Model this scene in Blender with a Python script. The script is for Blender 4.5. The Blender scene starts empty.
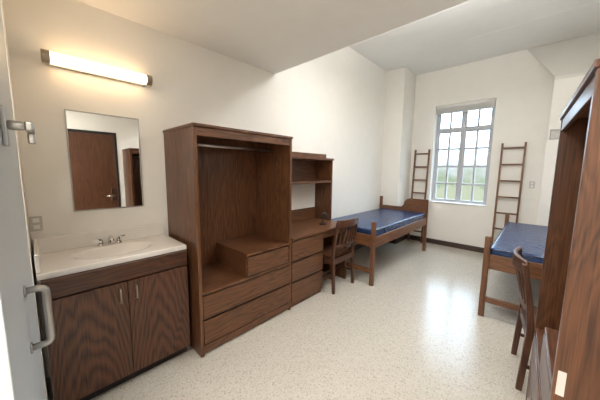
import bpy, bmesh, math
from mathutils import Vector, Matrix
scene = bpy.context.scene
scene.view_settings.view_transform = 'Standard'
scene.view_settings.exposure = 0.25
COL = scene.collection

# ------------------------------------------------------------ materials
def newmat(name):
    m = bpy.data.materials.new(name); m.use_nodes = True
    nt = m.node_tree; nt.nodes.clear()
    out = nt.nodes.new('ShaderNodeOutputMaterial')
    b = nt.nodes.new('ShaderNodeBsdfPrincipled')
    nt.links.new(b.outputs[0], out.inputs[0])
    return m, nt, b, out

def plain(name, col, rough=0.5, metal=0.0, noise=0.04, nscale=8.0, bump=0.0, coat=0.0, trans=0.0, bscale=180):
    m, nt, b, out = newmat(name)
    tc = nt.nodes.new('ShaderNodeTexCoord')
    n = nt.nodes.new('ShaderNodeTexNoise'); n.inputs['Scale'].default_value = nscale
    n.inputs['Detail'].default_value = 4
    nt.links.new(tc.outputs['Object'], n.inputs['Vector'])
    r = nt.nodes.new('ShaderNodeValToRGB')
    r.color_ramp.elements[0].position = 0.3; r.color_ramp.elements[1].position = 0.7
    r.color_ramp.elements[0].color = tuple(c*(1-noise) for c in col)+(1,)
    r.color_ramp.elements[1].color = tuple(min(1, c*(1+noise)) for c in col)+(1,)
    nt.links.new(n.outputs[0], r.inputs[0]); nt.links.new(r.outputs[0], b.inputs['Base Color'])
    b.inputs['Roughness'].default_value = rough
    b.inputs['Metallic'].default_value = metal
    b.inputs['Coat Weight'].default_value = coat
    if bump:
        n2 = nt.nodes.new('ShaderNodeTexNoise'); n2.inputs['Scale'].default_value = bscale
        nt.links.new(tc.outputs['Object'], n2.inputs['Vector'])
        bp = nt.nodes.new('ShaderNodeBump'); bp.inputs['Strength'].default_value = bump
        bp.inputs['Distance'].default_value = 0.36/bscale
        nt.links.new(n2.outputs[0], bp.inputs['Height']); nt.links.new(bp.outputs[0], b.inputs['Normal'])
    if trans:
        t = nt.nodes.new('ShaderNodeBsdfTranslucent'); t.inputs[0].default_value = col+(1,)
        x = nt.nodes.new('ShaderNodeMixShader'); x.inputs[0].default_value = trans
        nt.links.new(b.outputs[0], x.inputs[1]); nt.links.new(t.outputs[0], x.inputs[2]); nt.links.new(x.outputs[0], out.inputs[0])
    return m

def wood(name, dark, light, axis='z', rough=0.38, fig=1.0, arch=None):
    """stained oak: fine pores stretched along the grain plus broad cathedral figure"""
    m, nt, b, out = newmat(name)
    tc = nt.nodes.new('ShaderNodeTexCoord')
    def mapped(along, across):
        mp = nt.nodes.new('ShaderNodeMapping')
        s = [across]*3; s['xyz'.index(axis)] = along
        mp.inputs['Scale'].default_value = s
        nt.links.new(tc.outputs['Object'], mp.inputs['Vector']); return mp
    def M(op, a, b2=None, c=None):
        q = nt.nodes.new('ShaderNodeMath'); q.operation = op
        for i, v in enumerate((a, b2, c)):
            if v is None: continue
            if isinstance(v, (int, float)): q.inputs[i].default_value = v
            else: nt.links.new(v, q.inputs[i])
        return q.outputs[0]
    m1 = mapped(1.1, 7.0)
    n1 = nt.nodes.new('ShaderNodeTexNoise'); n1.inputs['Scale'].default_value = 1.0
    n1.inputs['Detail'].default_value = 2; n1.inputs['Distortion'].default_value = 0.6
    nt.links.new(m1.outputs[0], n1.inputs['Vector'])
    if arch:
        sp = nt.nodes.new('ShaderNodeSeparateXYZ'); nt.links.new(tc.outputs['Object'], sp.inputs[0])
        yy = M('SUBTRACT', M('PINGPONG', sp.outputs[1], arch), arch*0.47)
        y2 = M('MULTIPLY', M('MULTIPLY', yy, yy), 20.0)
        ff = M('ADD', M('MULTIPLY_ADD', n1.outputs[0], 0.60, sp.outputs[2]), y2)
        band = M('PINGPONG', M('MULTIPLY', ff, 7.0), 0.5)
    else:
        band = M('PINGPONG', M('MULTIPLY', n1.outputs[0], 11.0), 0.5)
    m2 = mapped(3.5, 150.0)
    n2 = nt.nodes.new('ShaderNodeTexNoise'); n2.inputs['Scale'].default_value = 1.0
    n2.inputs['Detail'].default_value = 3
    nt.links.new(m2.outputs[0], n2.inputs['Vector'])
    a = M('MULTIPLY_ADD', band, (0.75 if arch else 0.5)*fig, n2.outputs[0])
    r = nt.nodes.new('ShaderNodeValToRGB')
    r.color_ramp.elements[0].position = 0.36; r.color_ramp.elements[0].color = dark+(1,)
    r.color_ramp.elements[1].position = 0.92; r.color_ramp.elements[1].color = light+(1,)
    nt.links.new(a, r.inputs[0]); nt.links.new(r.outputs[0], b.inputs['Base Color'])
    b.inputs['Roughness'].default_value = rough
    bp = nt.nodes.new('ShaderNodeBump'); bp.inputs['Strength'].default_value = 0.12; bp.inputs['Distance'].default_value = 0.001
    nt.links.new(n2.outputs[0], bp.inputs['Height']); nt.links.new(bp.outputs[0], b.inputs['Normal'])
    return m

D1, L1 = (0.044, 0.017, 0.0075), (0.185, 0.075, 0.030)
WZ = wood('oak_stained_vertical', D1, L1, 'z')
WY = wood('oak_stained_lengthwise', D1, L1, 'y')
D2, L2 = (0.042, 0.0155, 0.007), (0.150, 0.058, 0.024)  # same oak as the other wardrobe, shade darkened into its colour
WZD = wood('oak_shaded_vertical', D2, L2, 'z', rough=.3)
WYD = wood('oak_shaded_lengthwise', D2, L2, 'y', rough=.3)
VD, VL = (0.017, 0.0065, 0.004), (0.115, 0.043, 0.020)
VZ = wood('vanity_veneer_vertical', VD, VL, 'z', fig=1.0)
VA = wood('vanity_veneer_cathedral', VD, VL, 'z', fig=1.05, arch=.3955)
VY = wood('vanity_veneer_lengthwise', VD, VL, 'y', fig=1.0)
DB, LB = (0.080, 0.029, 0.011), (0.22, 0.092, 0.037)
BY = wood('bed_oak_lengthwise', DB, LB, 'y')
BX = wood('bed_oak_crosswise', DB, LB, 'x')
BZ = wood('bed_oak_vertical', DB, LB, 'z')
CHZ = wood('chair_wood_vertical', (0.036, 0.013, 0.007), (0.12, 0.046, 0.021), 'z')
CHX = wood('chair_wood_crosswise', (0.036, 0.013, 0.007), (0.12, 0.046, 0.021), 'x')
DW = wood('door_wood', (0.06, 0.022, 0.011), (0.12, 0.05, 0.025), 'z')
DARK = plain('dark_trim_gap_shade', (0.012, 0.008, 0.007), 0.7)  # dark toe kick and door frame; also painted shade in drawer gaps
BASEM = plain('dark_baseboard', (0.055, 0.03, 0.022), 0.5)
WALL = plain('cream_wall_paint', (0.87, 0.84, 0.775), 0.7, noise=0.012, bump=0.12)
CEIL = plain('ceiling_paint', (0.88, 0.865, 0.83), 0.85, noise=0.012, bump=0.15)
CEIL2 = plain('bulkhead_grey', (0.74, 0.715, 0.66), 0.8, noise=0.012, bump=0.15)  # ceiling colour made greyer to set the slope apart from the walls
WHITE = plain('white_paint', (0.85, 0.85, 0.83), 0.4, noise=0.01)
BLIND = plain('white_blind', (0.88, 0.86, 0.83), 0.5, noise=0.01, trans=0.30)
DOORG = plain('door_pale_paint', (0.66, 0.70, 0.725), 0.5, noise=0.015, bump=0.1)
STEEL = plain('brushed_steel', (0.45, 0.44, 0.42), 0.28, 1.0)
RODM = plain('rod_metal', (0.48, 0.47, 0.46), 0.33, 1.0)
CHROME = plain('chrome', (0.66, 0.66, 0.66), 0.10, 1.0, noise=0.0)
BRONZE = plain('bronze_metal', (0.36, 0.30, 0.23), 0.35, 0.9)
COUNTER = plain('cultured_marble', (0.84, 0.80, 0.74), 0.16, noise=0.02, nscale=4, coat=0.4)
BLUE = plain('blue_vinyl', (0.014, 0.042, 0.125), 0.27, noise=0.25, nscale=10, bump=0.8, bscale=22)
BLUED = plain('blue_piping', (0.008, 0.02, 0.06), 0.5)
BLACK = plain('black_plastic', (0.015, 0.015, 0.016), 0.4)
PLATE = plain('outlet_plate', (0.60, 0.57, 0.52), 0.45)
WFRAME = plain('window_frame_paint', (0.47, 0.48, 0.50), 0.45, noise=0.02)
GRILLE = plain('grey_grille', (0.42, 0.41, 0.39), 0.5)

def mirror_mat():
    m, nt, b, o = newmat('mirror_silver')
    b.inputs['Base Color'].default_value = (0.80, 0.81, 0.80, 1); b.inputs['Metallic'].default_value = 1
    n = nt.nodes.new('ShaderNodeTexNoise'); mm = nt.nodes.new('ShaderNodeMapRange')
    mm.inputs['To Min'].default_value = 0.0; mm.inputs['To Max'].default_value = 0.012
    nt.links.new(n.outputs[0], mm.inputs[0]); nt.links.new(mm.outputs[0], b.inputs['Roughness'])
    return m
MIRROR = mirror_mat()

def floor_mat():
    m, nt, b, o = newmat('terrazzo')
    tc = nt.nodes.new('ShaderNodeTexCoord')
    v = nt.nodes.new('ShaderNodeTexVoronoi'); v.inputs['Scale'].default_value = 135
    nt.links.new(tc.outputs['Object'], v.inputs['Vector'])
    r = nt.nodes.new('ShaderNodeValToRGB'); r.color_ramp.interpolation = 'CONSTANT'
    cr = r.color_ramp
    cr.elements[0].position = 0; cr.elements[0].color = (0.53, 0.49, 0.42, 1)
    cr.elements[1].position = 0.25; cr.elements[1].color = (0.47, 0.43, 0.36, 1)
    for p, c in ((0.5, (0.55, 0.51, 0.445, 1)), (0.78, (0.39, 0.34, 0.275, 1)), (0.86, (0.60, 0.565, 0.50, 1)), (0.95, (0.27, 0.225, 0.18, 1))):
        e = cr.elements.new(p); e.color = c
    sx = nt.nodes.new('ShaderNodeSeparateColor'); nt.links.new(v.outputs['Color'], sx.inputs[0])
    nt.links.new(sx.outputs[0], r.inputs[0])
    mx = nt.nodes.new('ShaderNodeMix'); mx.data_type = 'RGBA'
    mx.inputs[7].default_value = (0.515, 0.475, 0.405, 1)
    mx.inputs[0].default_value = 0.38
    nt.links.new(r.outputs[0], mx.inputs[6]); nt.links.new(mx.outputs[2], b.inputs['Base Color'])
    n3 = nt.nodes.new('ShaderNodeTexNoise'); n3.inputs['Scale'].default_value = 2.5
    nt.links.new(tc.outputs['Object'], n3.inputs['Vector'])
    mr = nt.nodes.new('ShaderNodeMapRange'); mr.inputs['To Min'].default_value = 0.17; mr.inputs['To Max'].default_value = 0.26
    nt.links.new(n3.outputs[0], mr.inputs[0]); nt.links.new(mr.outputs[0], b.inputs['Roughness'])
    return m
FLOOR = floor_mat()

def emis(name, col, s):
    m = bpy.data.materials.new(name); m.use_nodes = True; nt = m.node_tree; nt.nodes.clear()
    o = nt.nodes.new('ShaderNodeOutputMaterial'); e = nt.nodes.new('ShaderNodeEmission')
    e.inputs[0].default_value = col+(1,); e.inputs[1].default_value = s
    nt.links.new(e.outputs[0], o.inputs[0]); return m
GLOW = emis('lit_diffuser', (1.0, 0.68, 0.38), 7.5)
GLOW2 = emis('lit_ceiling_diffuser', (1.0, 0.95, 0.88), 4.0)

def glass_mat():
    m = bpy.data.materials.new('window_glass'); m.use_nodes = True; nt = m.node_tree; nt.nodes.clear()
    o = nt.nodes.new('ShaderNodeOutputMaterial'); t = nt.nodes.new('ShaderNodeBsdfTransparent')
    g = nt.nodes.new('ShaderNodeBsdfGlossy'); g.inputs['Roughness'].default_value = 0.02
    x = nt.nodes.new('ShaderNodeMixShader'); x.inputs[0].default_value = 0.06
    nt.links.new(t.outputs[0], x.inputs[1]); nt.links.new(g.outputs[0], x.inputs[2]); nt.links.new(x.outputs[0], o.inputs[0])
    return m
GLASS = glass_mat()

# ------------------------------------------------------------ mesh helpers
def B(x0, x1, y0, y1, z0, z1): return ('b', x0, x1, y0, y1, z0, z1)
def T(pts, r, seg=12): return ('t', pts, r, seg)
def C(p, q, r, r2=None, seg=24): return ('c', p, q, r, r if r2 is None else r2, seg)
def P(outline, axis, a, b): return ('p', outline, axis, a, b)   # extruded polygon

def add_shape(bm, s):
    k = s[0]
    if k == 'b':
        _, x0, x1, y0, y1, z0, z1 = s
        x0, x1 = min(x0, x1), max(x0, x1); y0, y1 = min(y0, y1), max(y0, y1); z0, z1 = min(z0, z1), max(z0, z1)
        v = [bm.verts.new((x, y, z)) for x in (x0, x1) for y in (y0, y1) for z in (z0, z1)]
        for f in ((0, 1, 3, 2), (4, 6, 7, 5), (0, 4, 5, 1), (2, 3, 7, 6), (0, 2, 6, 4), (1, 5, 7, 3)):
            bm.faces.new([v[i] for i in f])
    elif k in ('t', 'c'):
        if k == 't': pts = [Vector(p) for p in s[1]]; rr = [s[2]]*len(pts); seg = s[3]
        else: pts = [Vector(s[1]), Vector(s[2])]; rr = [s[3], s[4]]; seg = s[5]
        rings = []; nrm = None
        for i, p in enumerate(pts):
            if i == 0: d = pts[1]-pts[0]
            elif i == len(pts)-1: d = pts[-1]-pts[-2]
            else: d = (pts[i+1]-pts[i]).normalized()+(pts[i]-pts[i-1]).normalized()
            d.normalize()
            if nrm is None: nrm = d.orthogonal().normalized()
            else: nrm = (nrm-d*nrm.dot(d)).normalized()
            bt = d.cross(nrm)
            rings.append([bm.verts.new(p+(nrm*math.cos(2*math.pi*j/seg)+bt*math.sin(2*math.pi*j/seg))*rr[i]) for j in range(seg)])
        for a, b in zip(rings, rings[1:]):
            for j in range(seg):
                f = bm.faces.new((a[j], a[(j+1) % seg], b[(j+1) % seg], b[j])); f.smooth = True
        bm.faces.new(rings[0][::-1]); bm.faces.new(rings[-1])
    elif k == 'p':
        _, ol, ax, a, b = s
        def mkp(u, v, w):
            return {'x': (w, u, v), 'y': (u, w, v), 'z': (u, v, w)}[ax]
        va = [bm.verts.new(mkp(u, v, a)) for u, v in ol]; vb = [bm.verts.new(mkp(u, v, b)) for u, v in ol]
        bm.faces.new(va[::-1]); bm.faces.new(vb); n = len(ol)
        for i in range(n): bm.faces.new((va[i], va[(i+1) % n], vb[(i+1) % n], vb[i]))

def mesh_obj(name, shapes, mat, bevel=0.0, seg=2, fixn=True):
    bm = bmesh.new()
    for s in shapes: add_shape(bm, s)
    if fixn: bmesh.ops.recalc_face_normals(bm, faces=bm.faces)
    me = bpy.data.meshes.new(name); bm.to_mesh(me); bm.free()
    me.materials.append(mat)
    o = bpy.data.objects.new(name, me); COL.objects.link(o)
    if bevel:
        md = o.modifiers.new('bevel', 'BEVEL'); md.width = bevel; md.segments = seg; md.limit_method = 'ANGLE'
        md.angle_limit = math.radians(50)
    return o

def thing(name, label, cat, loc=(0, 0, 0), rot=0, group=None):
    e = bpy.data.objects.new(name, None); e.empty_display_size = 0.1
    e.location = loc; e.rotation_euler = (0, 0, rot); COL.objects.link(e)
    e['label'] = label; e['category'] = cat
    if group: e['group'] = group
    return e

def part(parent, name, shapes, mat, bevel=0.0, label=None, seg=2):
    o = mesh_obj(name, shapes, mat, bevel, seg); o.parent = parent
    if label: o['label'] = label
    return o

def solo(name, shapes, mat, label, cat, bevel=0.0, seg=2, loc=(0, 0, 0)):
    o = mesh_obj(name, shapes, mat, bevel, seg); o.location = loc
    o['label'] = label; o['category'] = cat; return o

def struct(name, shapes, mat, label=None, bevel=0.0):
    o = mesh_obj(name, shapes, mat, bevel); o['kind'] = 'structure'
    o['label'] = label or name.replace('_', ' '); o['category'] = name.split('_')[0]
    return o

# ------------------------------------------------------------ room shell
XL, XR, YB, YF = -2.45, 0.72, 5.70, -1.30
ZS, ZC, YS = 2.65, 3.49, 2.13
struct('floor', [B(XL-.2, XR+.2, YF-.2, YB+.35, -.12, 0)], FLOOR, 'speckled cream terrazzo floor with glossy polish')
struct('wall_left', [B(XL-.15, XL, YF-.15, YB+.35, 0, ZC+.3)], WALL, 'long smooth cream painted wall')
struct('wall_right', [B(XR, XR+.15, YF-.15, 0.12, 0, ZC+.3), B(XR, XR+.15, 1.11, YB+.35, 0, ZC+.3), B(XR, XR+.15, .12, 1.11, 2.12, ZC+.3)], WALL, 'cream painted wall with entry door')
struct('wall_front', [B(XL, XR, YF-.15, YF, 0, ZC+.3)], WALL, 'cream painted wall')
WX0, WX1, WZ0, WZ1 = -1.66, -0.69, 0.87, 2.80
struct('wall_back', [B(XL, WX0, YB, YB+.35, 0, ZC+.3), B(WX1, XR, YB, YB+.35, 0, ZC+.3),
                     B(WX0, WX1, YB, YB+.35, 0, WZ0), B(WX0, WX1, YB, YB+.35, WZ1, ZC+.3)], WALL, 'cream end wall around tall window')
struct('ceiling', [B(XL, XR, YS, YB, ZC, ZC+.3), B(XL, XR, YF, YS, ZS, ZC+.3)], CEIL, 'painted ceiling with lowered section near entry')
YCOL = 5.10
struct('wall_pier', [B(XL, -2.08, YCOL, YB, 0, ZC)], WALL, 'cream boxed pier in the corner beside window')
YC2 = 5.22; ZK = 2.86
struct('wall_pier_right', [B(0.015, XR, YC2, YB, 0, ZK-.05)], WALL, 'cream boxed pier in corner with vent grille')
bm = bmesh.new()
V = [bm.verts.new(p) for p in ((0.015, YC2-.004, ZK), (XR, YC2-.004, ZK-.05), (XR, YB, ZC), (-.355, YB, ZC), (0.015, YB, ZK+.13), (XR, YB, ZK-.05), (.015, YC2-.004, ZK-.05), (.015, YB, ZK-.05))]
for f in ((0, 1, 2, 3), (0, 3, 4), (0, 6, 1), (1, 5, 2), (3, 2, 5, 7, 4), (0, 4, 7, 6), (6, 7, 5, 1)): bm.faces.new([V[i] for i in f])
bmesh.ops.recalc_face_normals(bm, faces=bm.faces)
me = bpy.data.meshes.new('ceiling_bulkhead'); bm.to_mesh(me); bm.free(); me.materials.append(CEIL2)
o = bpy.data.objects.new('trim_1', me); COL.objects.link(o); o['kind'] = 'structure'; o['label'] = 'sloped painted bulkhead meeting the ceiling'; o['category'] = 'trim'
struct('trim_2', [B(XL, XR, y, y+.010, ZC-.002, ZC) for y in (3.7, 4.7)], CEIL, 'faint ceiling panel seams')
struct('wall_side', [B(XL, -2.03, -.22, -.034, 0, ZS)], WALL, 'short cream wall beside the sink')
struct('baseboard_back', [B(-2.08, 0.015, YB-.014, YB, 0, .10)], BASEM, 'dark brown rubber baseboard', .003)
struct('baseboard_left', [B(XL, XL+.012, .82, YCOL, 0, .10)], BASEM, 'dark brown rubber baseboard', .003)
struct('baseboard_right', [B(XR-.012, XR, 1.17, YC2, 0, .10)], BASEM, 'dark brown rubber baseboard', .003)
struct('baseboard_pier', [B(XL+.012, -2.08, YCOL-.012, YCOL, 0, .10), B(-2.08, -2.068, YCOL, YB-.014, 0, .1)], BASEM, 'dark brown rubber baseboard')

# ---- pale open door with steel hardware
dl = Vector((-1.96, -.035, 0)); dn = Vector((-1.03, -.080, 0))
ang = math.atan2(dn.y-dl.y, dn.x-dl.x)
door = bpy.data.objects.new('door_1', None); COL.objects.link(door); door.location = dl; door.rotation_euler = (0, 0, ang)
door['kind'] = 'structure'; door['label'] = 'pale painted door standing open beside the sink'; door['category'] = 'door'
part(door, 'door_leaf', [B(0, .93, -.045, 0, 0.01, 2.6)], DOORG, .003)
hx = .44
pull = [(hx, .004, .985), (hx, .045, .985), (hx, .056, .981), (hx, .063, .972), (hx, .065, .96), (hx, .065, .755), (hx, .063, .743), (hx, .056, .734), (hx, .045, .73), (hx, .004, .73)]
part(door, 'pull_handle', [T(pull, .014, 16), C((hx, 0, .985), (hx, .006, .985), .024), C((hx, 0, .73), (hx, .006, .73), .024)], STEEL, label='brushed steel D-shaped pull handle')
hx2 = .50
part(door, 'door_lever', [B(hx2-.03, hx2+.03, 0, .014, 1.575, 1.72), C((hx2, .014, 1.655), (hx2, .06, 1.655), .018),
     B(hx2-.11, hx2+.018, .058, .082, 1.638, 1.672), B(hx2-.11, hx2-.09, .058, .082, 1.595, 1.639)], STEEL, .006, label='brushed steel lever on rectangular plate', seg=3)

# ---- brown entry door on right wall (seen in mirror)
e = bpy.data.objects.new('door_2', None); COL.objects.link(e); e['kind'] = 'structure'; e['label'] = 'dark wood flush entry door with steel lever'; e['category'] = 'door'
e.location = (XR, .12, 0)
part(e, 'door_leaf', [B(.005, .05, .035, .955, .01, 2.08)], DW, .003)
part(e, 'door_frame', [B(-.012, .14, 0, .03, 0, 2.12), B(-.012, .14, .96, .99, 0, 2.12), B(-.012, .14, .03, .96, 2.09, 2.12)], DARK, .003)
part(e, 'lock_plate', [B(-.003, .005, .86, .92, .92, 1.14)], CHROME, .002)
part(e, 'door_lever', [C((-.003, .89, 1.0), (-.045, .89, 1.0), .011), T([(-.045, .895, 1.0), (-.05, .86, 1.0), (-.045, .78, 1.0)], .010)], CHROME)

# ---- window
w = bpy.data.objects.new('window_1', None); COL.objects.link(w); w['kind'] = 'structure'; w['label'] = 'tall multi-pane casement window with painted frame'; w['category'] = 'window'
wy = YB+.14; w.location = ((WX0+WX1)/2, wy, WZ0)
W2 = (WX1-WX0)/2; H = WZ1-WZ0; fr = .045; zt = 1.45
part(w, 'window_frame', [B(-W2, -W2+fr, 0, .07, 0, H), B(W2-fr, W2, 0, .07, 0, H), B(-W2+fr, W2-fr, 0, .07, 0, fr), B(-W2+fr, W2-fr, 0, .07, H-fr, H),
     B(-.022, .022, -.005, .07, fr, H-fr), B(-W2+fr, -.022, .0, .07, zt-.024, zt+.024), B(.022, W2-fr, .0, .07, zt-.024, zt+.024)], WFRAME, .004)
mt = .0175
for sgn in (-1, 1):
    a0, a1 = (.022, W2-fr)
    xs = sorted((sgn*a0, sgn*a1)); xm = sum(xs)/2
    for (z0, z1, rows) in ((fr, zt-.024, 4), (zt+.024, H-fr, 1)):
        s = .026
        sh = [B(xs[0], xs[0]+s, .01, .05, z0, z1), B(xs[1]-s, xs[1], .01, .05, z0, z1), B(xs[0]+s, xs[1]-s, .01, .05, z0, z0+s), B(xs[0]+s, xs[1]-s, .01, .05, z1-s, z1)]
        sh.append(B(xm-mt, xm+mt, .005, .055, z0+s, z1-s))
        for i in range(1, rows):
            zz = z0+(z1-z0)*i/rows
            sh.append(B(xs[0]+s, xs[1]-s, .006, .054, zz-mt, zz+mt))
        part(w, 'sash', sh, WFRAME, .002)
part(w, 'glass', [B(-W2+fr, W2-fr, .030, .033, fr, H-fr)], GLASS)
struct('trim_3', [B(WX0+.001, WX1-.001, YB-.02, wy, WZ0, WZ0+.02)], WHITE, 'white window sill', .004)
solo('window_blind', [B(WX0+.01, WX1-.01, YB+.02, YB+.075, WZ1-.055, WZ1-.002)] +
     [B(WX0+.015, WX1-.015, YB+.025, YB+.07, WZ1-.063-.010*i, WZ1-.0555-.010*i) for i in range(11)], BLIND,
     'white venetian blind raised at top of window', 'blind', .001)

# ------------------------------------------------------------ vanity
CF = -1.965; Y0, Y1 = -.020, .795; CZ = .91
v = thing('vanity_cabinet', 'dark stained two-door sink cabinet below cream countertop', 'cabinet', (CF+.035, Y0+.012, 0))
vd = XL+.004-(CF+.035)
VWd = Y1-Y0-.024
part(v, 'body', [B(-.02, vd, 0, .018, .09, CZ-.036), B(-.02, vd, VWd-.018, VWd, .09, CZ-.036), B(-.02, vd, .018, VWd-.018, .09, .11),
     B(-.02, -.04, .018, VWd-.018, .11, CZ-.036)], VZ, .002)
part(v, 'toe_kick', [B(-.075, vd, .0, VWd, 0, .09)], DARK)
part(v, 'apron', [B(0, -.02, 0, VWd, .765, CZ-.036)], VY, .003)
hw = VWd/2
for k in (0, 1):
    d = part(v, 'door', [B(0, -.02, k*hw+.002, (k+1)*hw-.002, .092, .755)], VA, .003)
    hy = hw+(-.045 if k == 0 else .045)
    h = mesh_obj('handle', [T([(0, hy, .72), (.022, hy, .715), (.028, hy, .69), (.028, hy, .65), (.022, hy, .625), (0, hy, .62)], .0055)], BRONZE)
    h.parent = d; h['label'] = 'small bronze bar handle'

def counter():
    bm = bmesh.new()
    x0, x1 = XL+.004, CF
    nx, ny = 64, 96
    cx, cy, ax, ay = -2.205, .385, .145, .225
    grid = []
    for i in range(nx+1):
        row = []
        for j in range(ny+1):
            x = x0+(x1-x0)*i/nx; y = Y0+(Y1-Y0)*j/ny
            q = math.sqrt(((x-cx)/ax)**2+((y-cy)/ay)**2)
            z = CZ
            if q < 1: z = CZ-.003-.11*(1-q**2.2)**1.0
            elif q < 1.14: z = CZ-.003*(1-(q-1)/.14)
            if i == nx: z = CZ-.004
            row.append(bm.verts.new((x, y, z)))
        grid.append(row)
    for i in range(nx):
        for j in range(ny):
            f = bm.faces.new((grid[i][j], grid[i+1][j], grid[i+1][j+1], grid[i][j+1])); f.smooth = True
    zb = CZ-.034
    loop = [grid[i][0] for i in range(nx+1)]+[grid[nx][j] for j in range(1, ny+1)]+[grid[i][ny] for i in range(nx-1, -1, -1)]+[grid[0][j] for j in range(ny-1, 0, -1)]
    low = [bm.verts.new((p.co.x, p.co.y, zb)) for p in loop]
    n = len(loop)
    for i in range(n): bm.faces.new((loop[i], loop[(i+1) % n], low[(i+1) % n], low[i]))
    bmesh.ops.recalc_face_normals(bm, faces=bm.faces)
    me = bpy.data.meshes.new('basin_top'); bm.to_mesh(me); bm.free(); me.materials.append(COUNTER)
    o = bpy.data.objects.new('basin_top', me); COL.objects.link(o); return o
ct = thing('countertop', 'cream cultured marble vanity top with moulded oval basin', 'sink')
c = counter(); c.parent = ct
part(ct, 'backsplash', [B(XL+.002, XL+.024, Y0, Y1, CZ+.0, CZ+.105)], COUNTER, .004)
part(ct, 'side_splash', [B(XL+.025, CF-.02, Y0, Y0+.020, CZ+.0, CZ+.105)], COUNTER, .004)
part(ct, 'drain', [C((-2.205, .385, CZ-.113), (-2.205, .385, CZ-.107), .022)], CHROME)
fa = thing('faucet', 'chrome two-handle centerset faucet on sink deck', 'faucet', (-2.385, .385, CZ+.001))
part(fa, 'base', [C((0, -.055, 0), (0, -.055, .018), .024, .020), C((0, .055, 0), (0, .055, .018), .024, .020), B(-.020, .020, -.055, .055, 0, .016)], CHROME, .003)
part(fa, 'spout', [T([(0, 0, .015), (.0, 0, .045), (.01, 0, .058), (.03, 0, .066), (.065, 0, .066), (.095, 0, .056), (.105, 0, .042)], .010, 16)], CHROME)
for s in (-1, 1):
    part(fa, 'handle', [C((0, s*.055, .018), (0, s*.055, .042), .014, .012), T([(0, s*.052, .044), (.003, s*.068, .050), (.005, s*.098, .055)], .0055)], CHROME)

mi = thing('mirror', 'rectangular wall mirror with thin steel frame above sink', 'mirror', (XL, .42, 1.54))
part(mi, 'mirror_glass', [B(.003, .010, -.217, .217, -.353, .353)], MIRROR)
part(mi, 'frame', [B(0.001, .014, -.225, -.217, -.361, .361), B(0.001, .014, .217, .225, -.361, .361), B(0.001, .014, -.217, .217, -.361, -.353), B(0.001, .014, -.217, .217, .353, .361)], STEEL, .001)

vl = thing('vanity_light', 'horizontal tubular wall light glowing warm above mirror', 'light', (XL, .42, 2.205))
part(vl, 'back_plate', [B(.001, .035, -.28, .28, -.035, .035)], STEEL, .003)
part(vl, 'diffuser', [C((.075, -.275, 0), (.075, .275, 0), .036, seg=32)], GLOW)
for s in (-1, 1):
    part(vl, 'end_cap', [C((.075, s*.275, 0), (.075, s*.315, 0), .040, seg=32)], BRONZE, .003)

def outlet(name, loc, axis, label):
    t = thing(name, label, 'outlet', loc)
    if axis == 'x':
        part(t, 'cover_plate', [B(.001, .007, -.030, .030, -.05, .05)], PLATE, .002)
        part(t, 'socket', [B(.007, .010, -.016, .016, .008, .036), B(.007, .010, -.016, .016, -.036, -.008)], WHITE, .001)
    else:
        part(t, 'cover_plate', [B(-.035, .035, -.007, -.001, -.058, .058)], PLATE, .002)
        part(t, 'socket', [B(-.016, .016, -.010, -.007, .008, .04), B(-.016, .016, -.010, -.007, -.04, -.008)], WHITE, .001)
outlet('wall_outlet', (XL, .002, 1.12), 'x', 'grey outlet cover plate on wall above backsplash')
outlet('wall_outlet', (-.10, YB, 1.30), 'y', 'pale outlet cover plate on end wall beside ladder')

vt = thing('vent_grille', 'small grey louvred vent grille on corner pier', 'vent', (.125, YC2, 2.05))
part(vt, 'frame', [B(-.09, .09, -.012, -.001, -.07, -.058), B(-.09, .09, -.012, -.001, .058, .07), B(-.09, -.078, -.012, -.001, -.058, .058), B(.078, .09, -.012, -.001, -.058, .058)], GRILLE, .001)
part(vt, 'louvre', [B(-.078, .078, -.009, -.001, -.052+.017*i, -.044+.017*i) for i in range(7)], GRILLE)

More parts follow.
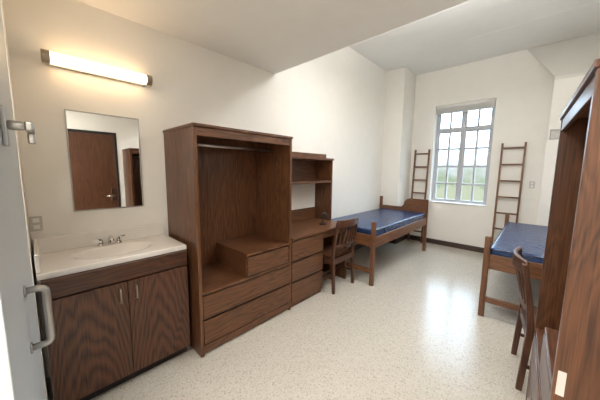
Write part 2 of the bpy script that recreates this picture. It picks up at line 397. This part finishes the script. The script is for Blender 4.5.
# ------------------------------------------------------------ wardrobe
def wardrobe(s, xf, y0, label, WZ, WY, rot=0):
    t = thing('wardrobe', label, 'wardrobe', (xf, y0, 0), rot=rot, group='open wardrobes in the room')
    Dp = .585; Wd = 1.0; Ht = 1.825; th = .028
    X = lambda d: s*d
    part(t, 'body', [B(X(0), X(Dp), 0, th, 0, Ht-.02), B(X(0), X(Dp), Wd-th, Wd, 0, Ht-.02),
         B(X(Dp-.012), X(Dp), th, Wd-th, .05, Ht-.02)], WZ, .003)
    part(t, 'top_panel', [B(X(-.008), X(Dp), -.006, Wd+.006, Ht-.02, Ht+.003), B(X(0.004), X(.024), th, Wd-th, Ht-.085, Ht-.021)], WY, .003)
    part(t, 'shelf', [B(X(.02), X(Dp-.013), th, Wd-th, .505, .528), B(X(.004), X(.022), th, Wd-th, .02, .085), B(X(0.004), X(.02), th, Wd-th, .508, .53)], WY, .002)
    for z0, z1 in ((.094, .288), (.310, .496)):
        part(t, 'drawer', [B(X(-.002), X(.0175), th+.004, Wd-th-.004, z0, z1), B(X(.0225), X(Dp-.05), th+.02, Wd-th-.02, z0+.02, z1-.04)], WY, .005)
    part(t, 'drawer_gap_shade', [B(X(.018), X(.022), th+.001, Wd-th-.001, .086, .504)], DARK)  # dark sheet behind the fronts, painted shade for the gaps
    b0, b1 = (.455, Wd-th-.001) if s < 0 else (th+.001, Wd-.455)
    i0, i1 = (b0+.02, b1) if s < 0 else (b0, b1-.02)
    w0, w1 = (b0, b0+.02) if s < 0 else (b1-.02, b1)
    part(t, 'small_cabinet', [B(X(.03), X(Dp-.014), w0, w1, .529, .722), B(X(.008), X(Dp-.014), b0-.0, b1, .722, .742),
         B(X(.034), X(.05), i0, i1, .529, .54)], WY, .003)
    part(t, 'drawer', [B(X(.006), X(.028), b0+.003, b1-.003, .536, .708)], WY, .006, label='short drawer raised on the shelf')
    part(t, 'hanging_rod', [C((X(.27), th, Ht-.125), (X(.27), Wd-th, Ht-.125), .013, seg=20)], RODM, label='steel hanging rod')
    return t
wardrobe(-1, -1.84, .825, 'open dark oak wardrobe with stacked drawers and steel rod', WZ, WY)
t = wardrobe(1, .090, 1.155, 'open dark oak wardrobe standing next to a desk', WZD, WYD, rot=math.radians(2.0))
part(t, 'card', [B(.008, .028, -.003, -.0005, .765, .85)], PLATE, label='small blank pale card on side panel')

# ------------------------------------------------------------ desk + hutch
DZ = .785
def desk(s, xf, y0, L, ped0, ped1, label):
    t = thing('desk', label, 'desk', (xf, y0, 0), group='student desks')
    X = lambda d: s*d; Dp = .585
    part(t, 'desktop', [B(X(-.005), X(Dp), 0, L, DZ-.028, DZ)], WY, .005)
    part(t, 'pedestal', [B(X(.0225), X(Dp-.03), ped0, ped0+.02, 0, DZ-.029), B(X(.0225), X(Dp-.03), ped1-.02, ped1, 0, DZ-.029),
         B(X(.024), X(Dp-.03), ped0+.02, ped1-.02, .0, .05), B(X(Dp-.05), X(Dp-.03), ped0+.02, ped1-.02, .05, DZ-.029)], WZ, .002)
    for z0, z1 in ((.055, .280), (.302, .510), (.532, .740)):
        part(t, 'drawer', [B(X(0), X(.018), ped0, ped1, z0, z1), B(X(.0225), X(.45), ped0+.03, ped1-.03, z0+.02, z1-.04)], WY, .005)
    part(t, 'drawer_gap_shade', [B(X(.0185), X(.022), ped0+.003, ped1-.003, .05, DZ-.03)], DARK)  # dark sheet standing in for shade between the drawer fronts
    far = (0, .025) if ped0 > .3 else (L-.025, L)
    part(t, 'side_panel', [B(X(.02), X(Dp-.01), far[0], far[1], 0, DZ-.029)], WZ, .003)
    kn = (.025, ped0) if ped0 > .3 else (ped1, L-.025)
    part(t, 'modesty_panel', [B(X(Dp-.05), X(Dp-.03), kn[0], kn[1], .25, DZ-.029)], WY)
    part(t, 'apron', [B(X(.03), X(.05), kn[0], kn[1], DZ-.11, DZ-.029)], WY)
    return t
def hutch(s, xf, y0, L, label):
    t = thing('desk_hutch', label, 'shelf', (xf, y0, DZ+.001), group='desk hutches')
    X = lambda d: s*d; Dp = .30; Ht = .93
    part(t, 'side_panel', [B(X(0), X(Dp), 0, .022, 0, Ht-.08)], WZ, .003)
    part(t, 'side_panel', [B(X(0), X(Dp), L-.022, L, 0, Ht-.08)], WZ, .003)
    part(t, 'top_panel', [B(X(-.02), X(Dp), -.0, L, Ht-.08, Ht-.055), B(X(.04), X(Dp), .12, L-.10, Ht-.055, Ht-.0)], WY, .003)
    part(t, 'shelf', [B(X(0), X(Dp-.013), .023, L-.023, .545, .57)], WY, .003)
    part(t, 'back_panel', [B(X(Dp-.012), X(Dp), .023, L-.023, .545, Ht-.081), B(X(Dp-.012), X(Dp), .023, L-.023, 0, .17)], WY)
    return t
desk(-1, -1.84, 1.838, 1.085, 0.0, .53, 'dark oak desk with three drawers against the wall')
hutch(-1, -2.13, 1.842, 1.075, 'dark oak shelf hutch standing on the wall desk')
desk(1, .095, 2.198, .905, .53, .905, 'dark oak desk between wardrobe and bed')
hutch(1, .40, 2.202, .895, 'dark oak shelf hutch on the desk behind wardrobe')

lp = thing('desk_lamp', 'small black desk lamp standing on the desk', 'lamp', (-2.05, 2.62, DZ+.001))
part(lp, 'base', [C((0, 0, 0), (0, 0, .018), .05, .045)], BLACK, .003)
part(lp, 'stem', [T([(0, 0, .015), (0, .0, .09), (.01, -.01, .13), (.04, -.03, .15)], .006)], BLACK)
part(lp, 'lamp_shade', [C((.03, -.02, .16), (.07, -.05, .12), .02, .038)], BLACK)

# ------------------------------------------------------------ chairs
def chair(loc, rot, label):
    t = thing('desk_chair', label, 'chair', loc, rot, 'wooden desk chairs')
    w = .215
    for sx in (-1, 1):
        part(t, 'leg', [P([(.17, .0), (.205, 0), (.21, .425), (.165, .425)], 'x', sx*w-.018, sx*w+.018)], CHZ, .005)
        part(t, 'leg', [P([(-.235, 0), (-.20, 0), (-.175, .44), (-.195, .62), (-.244, .90), (-.274, .895), (-.230, .62), (-.215, .44)], 'x', sx*w-.016, sx*w+.016)], CHZ, .005)
    ol = [(-.205, -.17), (-.22, .15), (-.21, .20), (-.17, .222), (.17, .222), (.21, .20), (.22, .15), (.205, -.17)]
    part(t, 'seat', [P(ol, 'z', .427, .458)], CHX, .010, seg=3)
    part(t, 'apron', [B(-w+.018, w-.018, .175, .195, .36, .426), B(-w-.008, -w+.01, -.175, .165, .36, .426), B(w-.01, w+.008, -.175, .165, .36, .426), B(-w+.016, w-.016, -.21, -.19, .36, .426)], CHX, .003)
    part(t, 'stretcher', [B(-w-.007, -w+.007, -.19, .165, .17, .195), B(w-.007, w+.007, -.19, .165, .17, .195), B(-w+.007, w-.007, -.02, 0, .172, .193)], CHX, .003)
    n = 10
    top = [(-.215+.43*i/n, -.250-.045*math.sin(math.pi*i/n)) for i in range(n+1)]
    ol = [(x, y-.013) for x, y in top]+[(x, y+.013) for x, y in top[::-1]]
    b = part(t, 'backrest', [P(ol, 'z', .820, .915)], CHX, .008)
    low = [(-.199+.398*i/n, -.218-.02*math.sin(math.pi*i/n)) for i in range(n+1)]
    q = mesh_obj('lower_rail', [P([(x, y-.010) for x, y in low]+[(x, y+.010) for x, y in low[::-1]], 'z', .56, .60)], CHX, .004); q.parent = b
    for i in range(5):
        x = -.14+.07*i; k = math.sin(math.pi*(x+.197)/.394)
        sl = mesh_obj('slat', [P([(-.225-.018*k, .595), (-.212-.018*k, .595), (-.244-.040*k, .825), (-.257-.040*k, .825)], 'x', x-.015, x+.015)], CHZ, .003)
        sl.parent = b
    return t
chair((-1.935, 2.648, 0), math.radians(90), 'dark wooden slat-back chair tucked under the wall desk')
chair((.205, 2.465, 0), math.radians(-90+7), 'dark wooden slat-back chair at desk next to wardrobe')

# ------------------------------------------------------------ beds
def bed(x0, x1, y0, y1, label, mlabel, hump):
    t = thing('bed', label, 'bed', (x0, y0, 0), group='twin beds')
    W = x1-x0; L = y1-y0; p = .05
    hh = .98 if hump else .85
    for (x, y, h) in ((0, 0, .85), (W-p, 0, .85), (0, L-p, hh), (W-p, L-p, hh)):
        part(t, 'post', [B(x, x+p, y, y+p, 0, h)], BZ, .006)
    for x in (.012, W-p+.012):
        part(t, 'side_rail', [B(x, x+.026, p, L-p, .50, .64)], BY, .004)
    part(t, 'footboard', [B(p, W-p, .012, .038, .52, .67)], BX, .004)
    part(t, 'lower_rail', [B(p, W-p, .012, .038, .16, .22)], BX, .004)
    n = 10; r = .13
    if hump:
        ol = [(p, .50), (W-p, .50), (W-p, .979)]
        ol += [(hump+r+r*math.cos(a), .98-r+r*math.sin(a)) for a in [math.pi/2+math.pi/2*i/n for i in range(n+1)]]
        ol += [(hump-.05, .80), (p, .80)]
        part(t, 'headboard', [P(ol, 'y', L-.038, L-.012)], BX, .004)
    else:
        part(t, 'headboard', [B(p, W-p, L-.038, L-.012, .52, .69)], BX, .004)
    part(t, 'mattress_support', [B(.04, W-.04, .05+.13*i, .12+.13*i, .572, .592) for i in range(int((L-.15)/.13)+1)]+[B(.038, .055, p, L-p, .55, .571), B(W-.055, W-.038, p, L-p, .55, .571)], BX, .002)
    m = thing('mattress', mlabel, 'mattress', (x0+.04, y0+.055, .594), group='blue mattresses')
    mw, ml = W-.08, L-.115
    o = part(m, 'cover', [B(0, mw, 0, ml, 0, .14)], BLUE, .030, seg=4)
    q = .012
    for zz in (.016, .126):
        part(m, 'piping', [T([(q, 0.0, zz), (mw-q, 0.0, zz), (mw, q, zz), (mw, ml-q, zz), (mw-q, ml, zz), (q, ml, zz), (0, ml-q, zz), (0, q, zz), (q, 0, zz)], .004, 8)], BLUED)
    return t
bed(-2.425, -1.475, 2.95, 5.06, 'oak twin bed along the wall beside desk', 'blue vinyl mattress on the bed along the wall', .50)
bed(-.36, .60, 3.13, 5.17, 'oak twin bed with footboard facing the desk chair', 'blue vinyl mattress on bed near the ladder', None)

# ------------------------------------------------------------ ladders
def ladder(xa, xb, ztop, label):
    t = thing('bed_ladder', label, 'ladder', (xa, YB-.16, 0), group='wooden bed ladders')
    W = xb-xa; lean = .105
    for x in (0, W-.028):
        part(t, 'rail', [P([(0, 0), (.045, 0), (.045+lean, ztop), (lean, ztop)], 'x', x, x+.028)], BZ, .004)
    n = 7
    for i in range(n):
        z = .22+i*(ztop-.32)/(n-1); y = lean*z/ztop
        part(t, 'rung', [B(.028, W-.028, y+.006, y+.040, z, z+.028)], BX, .004)
ladder(-2.0, -1.70, 1.95, 'dark wooden ladder leaning on wall between pier and window')
ladder(-.55, -.22, 2.0, 'dark wooden ladder leaning on wall beside window')

# ------------------------------------------------------------ unseen luminaires filling the room (above/behind the viewer)
def lamp(parent, sx, sy, power, col, z, up=False):
    l = bpy.data.lights.new('fill_lamp', 'AREA'); l.shape = 'RECTANGLE'; l.size = sx; l.size_y = sy; l.energy = power
    l.color = col
    o = bpy.data.objects.new('fill_lamp', l); o.location = (0, 0, z); o.parent = parent; COL.objects.link(o)
    if up: o.rotation_euler = (math.pi, 0, 0)
t = thing('ceiling_light', 'white rectangular ceiling light near entry', 'light', (-.7, -.45, ZS))
part(t, 'housing', [B(-.65, .65, -.3, .3, -.05, -.001)], WHITE, .004)
part(t, 'diffuser', [B(-.63, .63, -.28, .28, -.062, -.0505)], GLOW2)
lamp(t, 1.3, .6, 76, (1.0, .965, .92), -.075)
t = thing('pendant_fill', 'added white pendant fill light, out of view, shining up and down', 'light', (-.6, 2.60, ZC))  # added fixture hidden above the soffit edge, brightens upper ceiling and walls
part(t, 'housing', [B(-.6, .6, -.1, .1, -.46, -.41)], WHITE, .004)
part(t, 'suspension_rod', [C((-.4, 0, -.41), (-.4, 0, -.001), .006)], STEEL)
part(t, 'suspension_rod', [C((.4, 0, -.41), (.4, 0, -.001), .006)], STEEL)
part(t, 'diffuser', [B(-.58, .58, -.09, .09, -.472, -.4605)], GLOW2)
lamp(t, 1.2, .2, 30, (.97, .985, 1.0), -.48)
lamp(t, 1.2, .2, 42, (.98, .99, 1.0), -.40, True)

# ------------------------------------------------------------ world: bright hazy sky with tree line
wd = bpy.data.worlds.new('world'); scene.world = wd; wd.use_nodes = True
nt = wd.node_tree; nt.nodes.clear()
o = nt.nodes.new('ShaderNodeOutputWorld'); bg = nt.nodes.new('ShaderNodeBackground'); bg.inputs[1].default_value = 12
tc = nt.nodes.new('ShaderNodeTexCoord'); sp = nt.nodes.new('ShaderNodeSeparateXYZ')
nz = nt.nodes.new('ShaderNodeTexNoise'); nz.inputs['Scale'].default_value = 30; nz.inputs['Detail'].default_value = 6
nt.links.new(tc.outputs['Generated'], sp.inputs[0]); nt.links.new(tc.outputs['Generated'], nz.inputs['Vector'])
ma = nt.nodes.new('ShaderNodeMath'); ma.operation = 'MULTIPLY_ADD'; ma.inputs[1].default_value = .10
nt.links.new(nz.outputs[0], ma.inputs[0]); nt.links.new(sp.outputs[2], ma.inputs[2])
rp = nt.nodes.new('ShaderNodeValToRGB'); cr = rp.color_ramp
cr.elements[0].position = 0.0; cr.elements[0].color = (.050, .057, .043, 1)
cr.elements[1].position = 0.22; cr.elements[1].color = (.60, .80, 1.0, 1)
e = cr.elements.new(.015); e.color = (.034, .044, .030, 1)
e = cr.elements.new(.060); e.color = (.058, .067, .066, 1)
e = cr.elements.new(.075); e.color = (.073, .082, .090, 1)
nt.links.new(ma.outputs[0], rp.inputs[0]); nt.links.new(rp.outputs[0], bg.inputs[0]); nt.links.new(bg.outputs[0], o.inputs[0])
l = bpy.data.lights.new('window_portal', 'AREA'); l.shape = 'RECTANGLE'; l.size = .97; l.size_y = 1.93
l.cycles.is_portal = True
o = bpy.data.objects.new('window_portal', l); o.location = ((WX0+WX1)/2, YB+.30, (WZ0+WZ1)/2); o.rotation_euler = (math.radians(-90), 0, 0); COL.objects.link(o)

# ------------------------------------------------------------ camera
f = 254.0; psi = math.radians(43.35); th = math.atan(30/254.0); rho = .0115
R = Vector((math.cos(psi), math.sin(psi), 0)); F0 = Vector((-math.sin(psi), math.cos(psi), 0)); Z = Vector((0, 0, 1))
F = F0*math.cos(th)-Z*math.sin(th); U = F0*math.sin(th)+Z*math.cos(th)
R2 = R*math.cos(rho)+U*math.sin(rho); U2 = U*math.cos(rho)-R*math.sin(rho)
cam = bpy.data.cameras.new('camera'); cam.sensor_width = 36; cam.lens = f/600*36; cam.clip_start = .02
co = bpy.data.objects.new('camera', cam); COL.objects.link(co)
M = Matrix((R2, U2, -F)).transposed().to_4x4(); M.translation = Vector((0, 0, 1.5)); co.matrix_world = M
scene.camera = co
